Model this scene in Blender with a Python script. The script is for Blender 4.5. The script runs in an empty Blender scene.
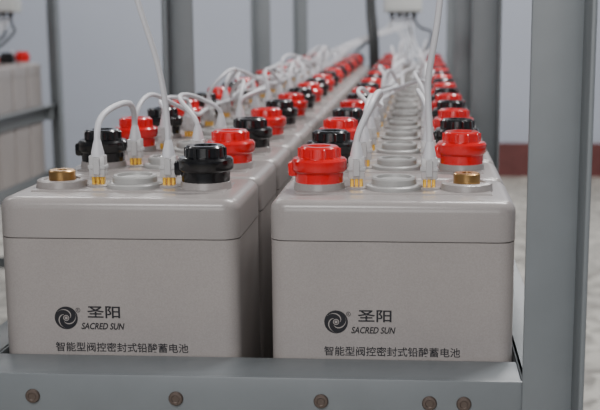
import bpy, bmesh, math, random
from mathutils import Vector, Matrix
random.seed(4)
S = bpy.context.scene
COL = S.collection
H = 1.0   # camera height above floor

# ------------------------------------------------------------------ materials
def mat(name, col, rough=0.5, metal=0.0, noise=0.0, nscale=40, bump=0.0, trans=0.0, spec=0.5, coat=0.0, specks=0.0):
    m = bpy.data.materials.new(name); m.use_nodes = True
    nt = m.node_tree; b = nt.nodes['Principled BSDF']
    b.inputs['Base Color'].default_value = (*col, 1)
    b.inputs['Roughness'].default_value = rough
    b.inputs['Metallic'].default_value = metal
    b.inputs['Transmission Weight'].default_value = trans
    b.inputs['Specular IOR Level'].default_value = spec
    b.inputs['Coat Weight'].default_value = coat
    if noise > 0 or bump > 0:
        tc = nt.nodes.new('ShaderNodeTexCoord')
        n = nt.nodes.new('ShaderNodeTexNoise'); n.inputs['Scale'].default_value = nscale
        n.inputs['Detail'].default_value = 5
        nt.links.new(tc.outputs['Object'], n.inputs['Vector'])
        if noise > 0:
            r = nt.nodes.new('ShaderNodeValToRGB')
            r.color_ramp.elements[0].position = 0.3; r.color_ramp.elements[1].position = 0.7
            r.color_ramp.elements[0].color = (*[c*(1-noise) for c in col], 1)
            r.color_ramp.elements[1].color = (*[min(1, c*(1+noise)) for c in col], 1)
            nt.links.new(n.outputs['Fac'], r.inputs['Fac'])
            src = r.outputs['Color']
            if specks > 0:
                n2 = nt.nodes.new('ShaderNodeTexNoise'); n2.inputs['Scale'].default_value = 900; n2.inputs['Detail'].default_value = 2
                nt.links.new(tc.outputs['Object'], n2.inputs['Vector'])
                mr = nt.nodes.new('ShaderNodeMapRange')
                mr.inputs['From Min'].default_value = .3; mr.inputs['From Max'].default_value = .7
                mr.inputs['To Min'].default_value = 1-specks; mr.inputs['To Max'].default_value = 1+specks
                nt.links.new(n2.outputs['Fac'], mr.inputs['Value'])
                vm = nt.nodes.new('ShaderNodeVectorMath'); vm.operation = 'SCALE'
                nt.links.new(src, vm.inputs[0]); nt.links.new(mr.outputs['Result'], vm.inputs['Scale'])
                src = vm.outputs['Vector']
            nt.links.new(src, b.inputs['Base Color'])
        if bump > 0:
            bp = nt.nodes.new('ShaderNodeBump'); bp.inputs['Strength'].default_value = bump
            bp.inputs['Distance'].default_value = 0.001
            nt.links.new(n.outputs['Fac'], bp.inputs['Height'])
            nt.links.new(bp.outputs['Normal'], b.inputs['Normal'])
    return m

M_CASE = mat('case_plastic', (0.318, 0.290, 0.278), 0.38, noise=0.05, nscale=14, bump=0.05, specks=.07)
M_LID = mat('lid_plastic', (0.312, 0.286, 0.276), 0.28, noise=0.05, nscale=18, specks=.06)
M_VENT = mat('vent_plastic', (0.36, 0.355, 0.345), 0.32)
M_RED = mat('red_cap', (0.66, 0.002, 0.005), 0.20, coat=0.6)
M_BLK = mat('black_cap', (0.004, 0.004, 0.005), 0.20, coat=0.4)
M_BRASS = mat('brass', (0.50, 0.30, 0.12), 0.3, metal=1.0)
M_GOLD = mat('gold_contact', (0.85, 0.50, 0.06), 0.3, metal=0.8)
M_PLUG = mat('plug_plastic', (0.68, 0.67, 0.67), 0.2, trans=0.35)
M_CABLE = mat('cable_sheath', (0.62, 0.62, 0.65), 0.4)
M_STEEL = mat('painted_steel', (0.168, 0.184, 0.194), 0.40, noise=0.04, nscale=30, bump=0.06)
M_BOLT = mat('bolt_metal', (0.13, 0.10, 0.085), 0.45, metal=0.6)
M_INK = mat('label_ink', (0.008, 0.008, 0.012), 0.5)
M_BOX = mat('box_plastic', (0.62, 0.64, 0.62), 0.4)
M_BLKC = mat('black_cable', (0.015, 0.017, 0.017), 0.5)
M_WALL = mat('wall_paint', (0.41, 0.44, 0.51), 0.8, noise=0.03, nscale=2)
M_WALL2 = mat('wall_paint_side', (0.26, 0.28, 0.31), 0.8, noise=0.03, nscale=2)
M_CEIL = mat('ceiling_paint', (0.38, 0.39, 0.40), 0.9, noise=0.02, nscale=3)
M_BASE = mat('baseboard_tile', (0.12, 0.034, 0.032), 0.5, noise=0.15, nscale=20)
M_FRAME = mat('added_window_frame', (0.7, 0.7, 0.7), 0.5)  # for the added, unseen window behind the camera

# terrazzo floor
M_FLOOR = bpy.data.materials.new('terrazzo'); M_FLOOR.use_nodes = True
nt = M_FLOOR.node_tree; b = nt.nodes['Principled BSDF']; b.inputs['Roughness'].default_value = 0.45
tc = nt.nodes.new('ShaderNodeTexCoord')
v = nt.nodes.new('ShaderNodeTexVoronoi'); v.inputs['Scale'].default_value = 22
r = nt.nodes.new('ShaderNodeValToRGB')
r.color_ramp.elements[0].position = 0.15; r.color_ramp.elements[1].position = 0.85
r.color_ramp.elements[0].color = (0.19, 0.178, 0.155, 1); r.color_ramp.elements[1].color = (0.47, 0.45, 0.40, 1)
nt.links.new(tc.outputs['Object'], v.inputs['Vector'])
nt.links.new(v.outputs['Color'], r.inputs['Fac']); nt.links.new(r.outputs['Color'], b.inputs['Base Color'])

# ------------------------------------------------------------------ mesh helpers
def setm(faces, mi, smooth=False):
    for f in faces:
        f.material_index = mi; f.smooth = smooth

def box(bm, x0, x1, y0, y1, z0, z1, mi=0, bev=0.0, seg=3, smooth=None, vert=0.0):
    n0 = set(bm.faces)
    vs = bmesh.ops.create_cube(bm, size=1.0)['verts']
    for q in vs:
        q.co = Vector(((x0+x1)/2+q.co.x*(x1-x0), (y0+y1)/2+q.co.y*(y1-y0), (z0+z1)/2+q.co.z*(z1-z0)))
    if vert > 0:
        es = [e for e in {e for q in vs for e in q.link_edges} if abs(e.verts[0].co.z-e.verts[1].co.z) > 1e-6]
        bmesh.ops.bevel(bm, geom=es, offset=vert, segments=6, affect='EDGES', profile=0.5)
        if bev > 0:
            fs = [f for f in bm.faces if f not in n0]
            es = [e for e in {e for f in fs for e in f.edges} if all(abs(q.co.z-z1) < 1e-6 for q in e.verts)]
            bmesh.ops.bevel(bm, geom=es, offset=bev, segments=seg, affect='EDGES', profile=0.5)
    elif bev > 0:
        es = list({e for q in vs for e in q.link_edges})
        bmesh.ops.bevel(bm, geom=es, offset=bev, segments=seg, affect='EDGES', profile=0.5)
    fs = [f for f in bm.faces if f not in n0]
    setm(fs, mi, (bev > 0 or vert > 0) if smooth is None else smooth)
    return fs

def lathe(bm, prof, c, mi=0, seg=28, axis='Z'):
    rings = []
    for (rr, z) in prof:
        if rr < 1e-6:
            rings.append([bm.verts.new((0, 0, z))])
        else:
            rings.append([bm.verts.new((rr*math.cos(2*math.pi*i/seg), rr*math.sin(2*math.pi*i/seg), z)) for i in range(seg)])
    fs = []
    for a, b2 in zip(rings, rings[1:]):
        for i in range(seg):
            j = (i+1) % seg
            if len(a) == 1: fs.append(bm.faces.new((a[0], b2[i], b2[j])))
            elif len(b2) == 1: fs.append(bm.faces.new((a[i], b2[0], a[j])))
            else: fs.append(bm.faces.new((a[i], b2[i], b2[j], a[j])))
    for f in fs: f.material_index = mi; f.smooth = True
    M = Matrix.Translation(c)
    if axis == 'Y': M = M @ Matrix.Rotation(math.radians(90), 4, 'X')
    for rg in rings:
        for q in rg: q.co = M @ q.co
    bmesh.ops.recalc_face_normals(bm, faces=fs)
    return fs

def finish(bm, name, mats, sharp=35):
    me = bpy.data.meshes.new(name)
    bm.normal_update()
    for e in bm.edges:
        if len(e.link_faces) == 2 and e.calc_face_angle(0) > math.radians(sharp): e.smooth = False
    bm.to_mesh(me); bm.free()
    for m in mats: me.materials.append(m)
    return me

def obj(name, data, loc=(0, 0, 0), parent=None):
    o = bpy.data.objects.new(name, data); COL.objects.link(o); o.location = loc
    if parent: o.parent = parent
    return o

# ------------------------------------------------------------------ battery cell
W, PITCH, CH = 0.206, 0.131, 0.355
D = PITCH-0.0008
ZS = CH-0.0335
CM = [M_CASE, M_LID, M_VENT, M_RED, M_BLK, M_BRASS, M_GOLD, M_PLUG, M_CABLE]
PL, PR = 0.037, 0.167
PA, PB = 0.070, 0.134

CAP = [(0, .0300), (.0095, .0300), (.0105, .0330), (.0158, .0330), (.0174, .0315), (.0180, .0235), (.0228, .0225),
       (.0246, .0205), (.0248, .0130), (.0235, .0110), (.0218, .0100), (.0215, .001), (.0205, .0)]
def cap(bm, x, y, z, mi):
    lathe(bm, CAP, (x, y, z), mi, 32)
    box(bm, x-0.0275, x-0.009, y-0.008, y+0.008, z+.006, z+.0195, mi, .003, 2)
    for k in range(10):
        a = 2*math.pi*k/10
        lathe(bm, [(0, .0315), (.0018, .031), (.0018, .0225)], (x+.0174*math.cos(a), y+.0174*math.sin(a), z), mi, 6)

def cell_mesh(name, left, right):
    bm = bmesh.new()
    box(bm, .0005, W-.0005, .0005, D-.0005, 0, ZS-.0010, 0, 0, 4, vert=.013)
    box(bm, .003, W-.003, .003, D-.003, ZS-.004, ZS+.004, 0, vert=.013)
    box(bm, 0, W, 0, D, ZS, CH, 1, .0095, 6, vert=.0150)
    yc = D/2
    box(bm, .018, W-.018, yc-.030, yc+.030, CH-.003, CH+.0012, 1, .001, 1)
    for x, kind in ((PL, left), (PR, right)):
        lathe(bm, [(0, .006), (.0155, .006), (.0165, .0075), (.0205, .0075), (.0222, .0065), (.0232, 0)], (x, yc, CH), 1)
        if kind == 'brass':
            lathe(bm, [(0, .009), (.004, .009), (.0045, .0155), (.0105, .0155), (.0118, .0145), (.0118, .004)], (x, yc, CH), 5)
        else:
            cap(bm, x, yc, CH+.0055, 3 if kind == 'red' else 4)
    lathe(bm, [(0, .0095), (.0125, .0095), (.0135, .0075), (.0150, .0075), (.0158, .0115), (.0185, .0115), (.0198, .0100), (.0200, .0055),
               (.0235, .0050), (.0248, .0040), (.0250, 0)], (W/2, yc, CH), 2, 36)
    for x in (PA, PB):
        lathe(bm, [(0, .003), (.0095, .003), (.0105, .002), (.0105, 0)], (x, yc, CH), 1, 20)
        for dx in (-.0040, .0, .0040):
            box(bm, x+dx-.0015, x+dx+.0015, yc-.003, yc+.003, CH, CH+.012, 6, .0005, 1)
        box(bm, x-.0072, x+.0072, yc-.005, yc+.005, CH+.0095, CH+.029, 7, .0012, 2)
        box(bm, x-.0080, x+.0080, yc-.0058, yc+.0058, CH+.0165, CH+.0205, 7, .0008, 1)
        box(bm, x-.0030, x+.0030, yc-.0070, yc-.0045, CH+.012, CH+.027, 7, .0006, 1)
        lathe(bm, [(0, .0425), (.0030, .0425), (.0040, .039), (.0058, .031), (.0060, .0275), (0, .0275)], (x, yc, CH), 8, 14)
    return finish(bm, name, CM)

ME_RK = cell_mesh('cell_red_black', 'red', 'black')
ME_KR = cell_mesh('cell_black_red', 'black', 'red')
ME_RB = cell_mesh('cell_red_brass', 'red', 'brass')
ME_BK = cell_mesh('cell_brass_black', 'brass', 'black')

XL, XR, Y0 = -0.3565, -0.125, 0.896
ZB = H-0.507
N = 19
def rows(dx, n=N):
    out = []
    for row, x in enumerate((XL, XR)):
        for i in range(n):
            if row == 0: me = ME_BK if i == 0 else (ME_KR if i % 2 else ME_RK)
            else: me = ME_RB if i == 0 else (ME_KR if i % 2 else ME_RK)
            out.append(obj('battery_cell', me, (x+dx, Y0+i*PITCH, ZB)))
    return out
cells = rows(0.0)
front_cells = [cells[0], cells[N]]

# ------------------------------------------------------------------ printed labels
def text_mesh(body, x0, x1, z0, z1, shear=0.0, bold=0.0):
    cu = bpy.data.curves.new('label', 'FONT'); cu.body = body; cu.shear = shear; cu.offset = bold
    cu.resolution_u = 4
    o = bpy.data.objects.new('tmp', cu); COL.objects.link(o)
    bpy.context.view_layer.update()
    dg = bpy.context.evaluated_depsgraph_get()
    me = bpy.data.meshes.new_from_object(o.evaluated_get(dg))
    bpy.data.objects.remove(o)
    xs = [q.co.x for q in me.vertices]; ys = [q.co.y for q in me.vertices]
    ax, bx, ay, by = min(xs), max(xs), min(ys), max(ys)
    for q in me.vertices:
        q.co = Vector((x0+(q.co.x-ax)/(bx-ax)*(x1-x0), 0, z0+(q.co.y-ay)/(by-ay)*(z1-z0)))
    me.materials.clear(); me.materials.append(M_INK)
    return me
def L(rel): return rel+0.507
T1 = text_mesh('圣阳', .0745, .103, L(-.2552), L(-.2446), 0, .016)
T2 = text_mesh('SACRED SUN', .0690, .1065, L(-.2652), L(-.2594), .25, .020)
T3 = text_mesh('智能型阀控密封式铅酸蓄电池', .046, .161, L(-.2850), L(-.2767), 0, .008)
T4 = text_mesh('R', .0659, .0674, L(-.2494), L(-.2474))
bm = bmesh.new()
def disc(bm, r0, r1, y, mi, a0=0, a1=2*math.pi, n=48):
    for i in range(n):
        p, q = a0+(a1-a0)*i/n, a0+(a1-a0)*(i+1)/n
        vs = [bm.verts.new((rr*math.cos(a), y, rr*math.sin(a))) for rr, a in ((r0, p), (r1, p), (r1, q), (r0, q))] if r0 > 0 else \
             [bm.verts.new((rr*math.cos(a), y, rr*math.sin(a))) for rr, a in ((0, p), (r1, p), (r1, q))]
        f = bm.faces.new(vs); f.material_index = mi
disc(bm, 0, .0100, 0, 0)
disc(bm, 0, .0026, -.00012, 1)
disc(bm, .0013, .0019, -.0002, 0)
for k in range(3):
    n = 20
    for i in range(n):
        t0, t1 = i/n, (i+1)/n
        pts = []
        for t, w in ((t0, -1), (t0, 1), (t1, 1), (t1, -1)):
            a = 2*math.pi*k/3 + t*2.6
            rr = .0035+.0058*t; ww = .0005*math.sin(math.pi*min(.97, t+.08))*w
            pts.append(bm.verts.new(((rr+ww)*math.cos(a), -.00012, (rr+ww)*math.sin(a))))
        f = bm.faces.new(pts); f.material_index = 1
ME_LOGO = finish(bm, 'logo', [M_INK, M_CASE])
bm = bmesh.new(); disc(bm, .0016, .0020, 0, 0, n=24); ME_RING = finish(bm, 'reg_ring', [M_INK])
for c in front_cells:
    for nm, me in (('label_title', T1), ('label_name', T2), ('label_description', T3), ('label_mark', T4)):
        obj(nm, me, (0, .0002, 0), c)
    obj('label_logo', ME_LOGO, (.0562, .0002, L(-.2554)), c)
    obj('label_mark_ring', ME_RING, (.06665, .0002, L(-.2484)), c)

# ------------------------------------------------------------------ rack (parts under one empty)
PY = [0.842, 1.77, 2.69, 3.58]
TOP = H+0.47
def build_rack(dx, n=N):
    e = bpy.data.objects.new('battery_rack', None); COL.objects.link(e); e.location = (dx, 0, 0)
    def part(name, boxes, bv=.0012):
        bm = bmesh.new()
        for bx in boxes: box(bm, *bx, 0, bv, 2)
        return obj(name, finish(bm, name, [M_STEEL, M_BOLT]), (0, 0, 0), e)
    t = .004
    for k, y in enumerate(PY):
        for (xa, xb, s, nm) in ((.083, .1255, 1, 'right'), (-.4055, -.363, -1, 'left')):
            fd = .0425
            fl = (xb-t, xb, y-fd, y-t*.5, 0.006, TOP) if s > 0 else (xa, xa+t, y-fd, y-t*.5, 0.006, TOP)
            part(f'post_{nm}_{k+1}', [(xa, xb, y-t, y, 0.006, TOP), fl, (xa-.012, xb+.012, y-.055, y+.012, 0, .008)])
        part(f'bed_crossbar_{k+1}', [(-.363, .083, y, y+.035, ZB-.085, ZB-.045)])
        part(f'top_crossbar_{k+1}', [(-.407, .127, y, y+t, TOP-.045, TOP)])
        part(f'foot_crossbar_{k+1}', [(-.407, .127, y, y+t, .15, .19)])
    ye = PY[-1]+.03
    for k, x in enumerate((-.345, -.235, -.170, -.115, -.010, .050)):
        part(f'bed_rail_{k+1}', [(x, x+.028, .85, ye, ZB-.045, ZB)])
    zt, zb = H-.287, H-.337
    part('front_guard_rail', [(-.407, .110, .8425, .8465, zb, zt), (-.407, .083, .845, .8945, zt-t, zt)], .0015)
    yb = Y0+n*PITCH+.004
    part('rear_guard_rail', [(-.407, .110, yb, yb+.004, zb, zt)])
    part('side_guard_rail_right', [(.0832, .0877, .8465, PY[-1], zb, zt), (.0832, .115, .8465, PY[-1], zt-t, zt)])
    part('side_guard_rail_left', [(-.3630, -.3585, .8465, PY[-1], zb, zt), (-.392, -.3590, .8465, PY[-1], zt-t, zt)])
    part('top_rail_right', [(.0832, .0877, .8465, PY[-1], TOP-.045, TOP)])
    part('top_rail_left', [(-.3630, -.3585, .8465, PY[-1], TOP-.045, TOP)])
    part('box_hanger', [(-.363, .083, PY[-1]-t*2, PY[-1]-t, H+.125, H+.16)])
    bm = bmesh.new()
    for x in (-.313, -.195, -.077, .010, .0375):
        lathe(bm, [(0, .0016), (.0028, .0016), (.0034, .0022), (.0052, .0020), (.0060, .001), (.0060, -.001)], (x, .8425, H-.3062), 1, 20, 'Y')
    obj('bolts', finish(bm, 'bolts', [M_STEEL, M_BOLT]), (0, 0, 0), e)
build_rack(0)
DX2 = -1.30
build_rack(DX2, N+1)
rows(DX2, N+1)

# ------------------------------------------------------------------ cables
def spline(cu, pts):
    s = cu.splines.new('NURBS'); s.points.add(len(pts)-1)
    for p, q in zip(s.points, pts): p.co = (*q, 1)
    s.use_endpoint_u = True; s.order_u = 4
    s.resolution_u = 8
def cable(name, lists, mat_, rad=.0025):
    cu = bpy.data.curves.new(name, 'CURVE'); cu.dimensions = '3D'; cu.bevel_depth = rad; cu.bevel_resolution = 3
    cu.use_fill_caps = True
    for p in lists: spline(cu, p)
    cu.materials.append(mat_)
    return obj(name, cu)
PZ = H-.152+.041
def arch(x, i, j, dx=0., hgt=.04, x2=None):
    ya, yb = Y0+i*PITCH+D/2, Y0+j*PITCH+D/2
    x2 = x if x2 is None else x2
    q = lambda s: random.uniform(-s, s)
    return [(x, ya, PZ), (x, ya, PZ+.008), (x+dx*.5+q(.004), ya+.006+q(.004), PZ+hgt*.9), (x+dx+q(.006), (ya+yb)/2-.03, PZ+hgt*1.25),
            (x2+dx, (ya+yb)/2+.03, PZ+hgt*1.2+q(.006)), (x2+dx*.5, yb-.012, PZ+hgt*.7), (x2, yb, PZ+.008), (x2, yb, PZ)]
def harness(dx0, front):
    for row, x in enumerate((XL, XR)):
        ls = []
        for i in range(0, N-1, 2):
            if i == 0 and front: continue
            ls.append(arch(x+dx0+PA, i, i+1, random.uniform(-.02, .03), random.uniform(.010, .036)))
        for i in range(1, N-1, 2):
            ls.append(arch(x+dx0+PB, i, i+1, random.uniform(-.03, .02), random.uniform(.010, .032)))
        bx, by = dx0-.055, PY[-1]-.045
        for k, (i0, px) in enumerate(((1, PA), (3, PB), (5, PA), (7, PB), (10, PA))):
            ya = Y0+i0*PITCH+D/2; xx = x+dx0+px; mid = x+dx0+W/2+.012*(k-2)
            pts = [(xx, ya, PZ), (xx, ya, PZ+.015), (xx+.006, ya+.03, PZ+.035), ((xx+mid)/2, ya+.10, PZ+.022)]
            y = ya+.20
            while y < 3.05:
                pts.append((mid+random.uniform(-.016, .016), y, H-.128+random.uniform(0, .022))); y += .13
            pts += [(mid, 3.2, PZ), ((mid+bx)/2, 3.38, H-.06), (bx-.03+.015*k, by, H-.04), (bx-.03+.015*k, by, H+.006)]
            ls.append(pts)
        cable('monitoring_cable_harness', ls, M_CABLE, .0024)
harness(0, True); harness(DX2, False)
yc = Y0+D/2
cable('monitoring_cable', [arch(XL+PA, 0, 1, .006, .024)], M_CABLE, .0029)
cable('monitoring_cable', [arch(XR+PA, 0, 1, .020, .034)], M_CABLE, .0029)
xb = XR+PB
cable('monitoring_cable', [[(xb, yc, PZ), (xb, yc, PZ+.02), (xb-.004, yc-.004, H-.06), (xb+.002, yc-.012, H-.03), (xb+.008, yc-.02, H+.01),
                            (xb+.012, yc-.03, H+.1), (xb+.02, .89, H+.3), (xb+.022, .852, H+.44)]], M_CABLE, .0028)
xb = XL+PB
cable('monitoring_cable', [[(xb, yc, PZ), (xb, yc, PZ+.02), (xb-.001, yc-.006, H-.065), (xb-.006, yc-.014, H-.03), (xb-.018, yc-.024, H+.01),
                            (xb-.035, yc-.035, H+.1), (xb-.04, .89, H+.3), (xb-.04, .852, H+.44)]], M_CABLE, .0026)

# ------------------------------------------------------------------ monitoring boxes + black feed cables
def mon_box(dx):
    e = bpy.data.objects.new('monitoring_junction_box', None); COL.objects.link(e); e.location = (dx-.055, PY[-1]-.045, H)
    bm = bmesh.new()
    box(bm, -.060, .060, -.034, .036, .008, .150, 0, .005, 3)
    box(bm, -.055, .055, -.038, -.033, .014, .144, 0, .002, 2)
    for x in (-.035, -.012, .012, .035):
        lathe(bm, [(.004, -.006), (.008, -.004), (.008, .003), (.010, .004), (.010, .012)], (x, 0, 0), 1, 14)
    obj('enclosure', finish(bm, 'enclosure', [M_BOX, M_BLK]), (0, 0, 0), e)
    return e
mon_box(0); mon_box(DX2)
for dx in (0, DX2):
    xb, yb = dx-.055, PY[-1]-.045
    cable('sensor_feed_cable', [
        [(xb+.035, yb, H+.005), (xb+.035, yb, H-.02), (xb+.06, yb-.05, H-.05), (xb+.10, yb-.12, H-.04), (xb+.085, yb-.2, H-.09), (xb+.06, yb-.25, PZ)],
        [(xb+.012, yb, H+.005), (xb+.012, yb, H-.03), (xb+.04, yb-.04, H-.07), (xb+.03, yb-.12, H-.08), (xb+.01, yb-.20, PZ-.01)],
        [(xb-.035, yb, H+.005), (xb-.035, yb, H-.03), (xb-.05, yb-.05, H-.06), (xb-.09, yb-.1, H-.06), (xb-.14, yb-.16, PZ)],
    ], M_BLKC, .0038)
    cable('power_cable', [[(dx-.142, 3.28, H-.16), (dx-.142, 3.28, H-.08), (dx-.155, 3.32, H-.02), (dx-.16, 3.4, H+.08), (dx-.16, 3.5, H+.2), (dx-.16, 3.572, H+.43)],
                          [(dx-.130, 3.33, H-.16), (dx-.130, 3.33, H-.08), (dx-.138, 3.36, H-.02), (dx-.150, 3.42, H+.08), (dx-.15, 3.5, H+.2), (dx-.15, 3.572, H+.43)]], M_BLKC, .008)

# ------------------------------------------------------------------ room
RX0, RX1, RY0, RY1, RZ = -3.6, 2.6, -2.4, 6.9, 3.1
def slab(name, x0, x1, y0, y1, z0, z1, m):
    bm = bmesh.new(); box(bm, x0, x1, y0, y1, z0, z1, 0)
    return obj(name, finish(bm, name, [m]))
slab('floor', RX0-.1, RX1+.1, RY0-.1, RY1+.1, -.1, 0, M_FLOOR)
slab('ceiling', RX0-.1, RX1+.1, RY0-.1, RY1+.1, RZ, RZ+.1, M_CEIL)
slab('wall_back', RX0-.1, RX1+.1, RY1, RY1+.1, 0, RZ, M_WALL)
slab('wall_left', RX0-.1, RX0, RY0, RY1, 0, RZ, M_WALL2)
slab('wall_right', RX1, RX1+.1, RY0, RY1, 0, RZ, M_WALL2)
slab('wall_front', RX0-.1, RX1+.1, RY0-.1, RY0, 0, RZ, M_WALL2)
slab('baseboard_back', -.9, RX1, RY1-.015, RY1, 0, .21, M_BASE)
slab('baseboard_right', RX1-.015, RX1, RY0, RY1-.015, 0, .21, M_BASE)

def area(name, loc, sx, sy, power, rot=(0, 0, 0), col=(1, 1, 1), parent=None):
    l = bpy.data.lights.new(name, 'AREA'); l.shape = 'RECTANGLE'; l.size = sx; l.size_y = sy; l.energy = power; l.color = col
    o = bpy.data.objects.new(name, l); COL.objects.link(o); o.location = loc; o.rotation_euler = rot
    if parent: o.parent = parent
    return o
for (x, y, p) in ((-.6, -1.0, 64), (-2.2, 2.6, 14), (.7, 2.2, 92), (-1.8, 5.3, 62), (1.0, 5.3, 62)):  # unseen ceiling fixtures, added and tuned to light battery fronts and background
    e = bpy.data.objects.new('unseen_ceiling_lamp', None); COL.objects.link(e); e.location = (x, y, RZ)
    bm = bmesh.new(); box(bm, -.62, .62, -.16, .16, -.06, 0, 0, .008, 2)
    obj('housing', finish(bm, 'housing', [M_BOX]), (0, 0, 0), e)
    area('ceiling_fill_light', (0, 0, -.065), 1.2, .28, p, (0, 0, 0), (1.0, .985, .98), e)

e = bpy.data.objects.new('added_window_1', None); COL.objects.link(e); e.location = (-.3, RY0, 1.75)  # unseen window behind the camera, added as frontal fill
bm = bmesh.new()
for (a, b_, c, d) in ((-1.0, 1.0, .65, .70), (-1.0, 1.0, -.70, -.65), (-1.0, -.95, -.70, .70), (.95, 1.0, -.70, .70), (-.02, .02, -.68, .68)):
    box(bm, a, b_, 0, .05, c, d, 0, .004, 1)
obj('frame', finish(bm, 'frame', [M_FRAME]), (0, 0, 0), e)
area('window_fill_light', (0, .02, 0), 1.88, 1.28, 37, (math.radians(90), 0, 0), (1.0, .985, .98), e)  # added fill on the battery fronts, set in the window frame

w = bpy.data.worlds.new('World'); S.world = w; w.use_nodes = True
w.node_tree.nodes['Background'].inputs[0].default_value = (.6, .65, .75, 1)
w.node_tree.nodes['Background'].inputs[1].default_value = .3

# ------------------------------------------------------------------ camera
th, ph = math.radians(3.1), math.radians(9.8)
F = Vector((-math.sin(th)*math.cos(ph), math.cos(th)*math.cos(ph), -math.sin(ph)))
R = Vector((math.cos(th), math.sin(th), 0)); U = R.cross(F)
cam = bpy.data.cameras.new('camera'); co = bpy.data.objects.new('camera', cam); COL.objects.link(co)
Mx = Matrix((R, U, -F)).transposed().to_4x4(); Mx.translation = Vector((0, 0, H)); co.matrix_world = Mx
cam.lens = 66; cam.sensor_width = 36; cam.clip_start = .05; cam.shift_x = -.100
cam.dof.use_dof = True; cam.dof.focus_distance = .95; cam.dof.aperture_fstop = 10
S.camera = co
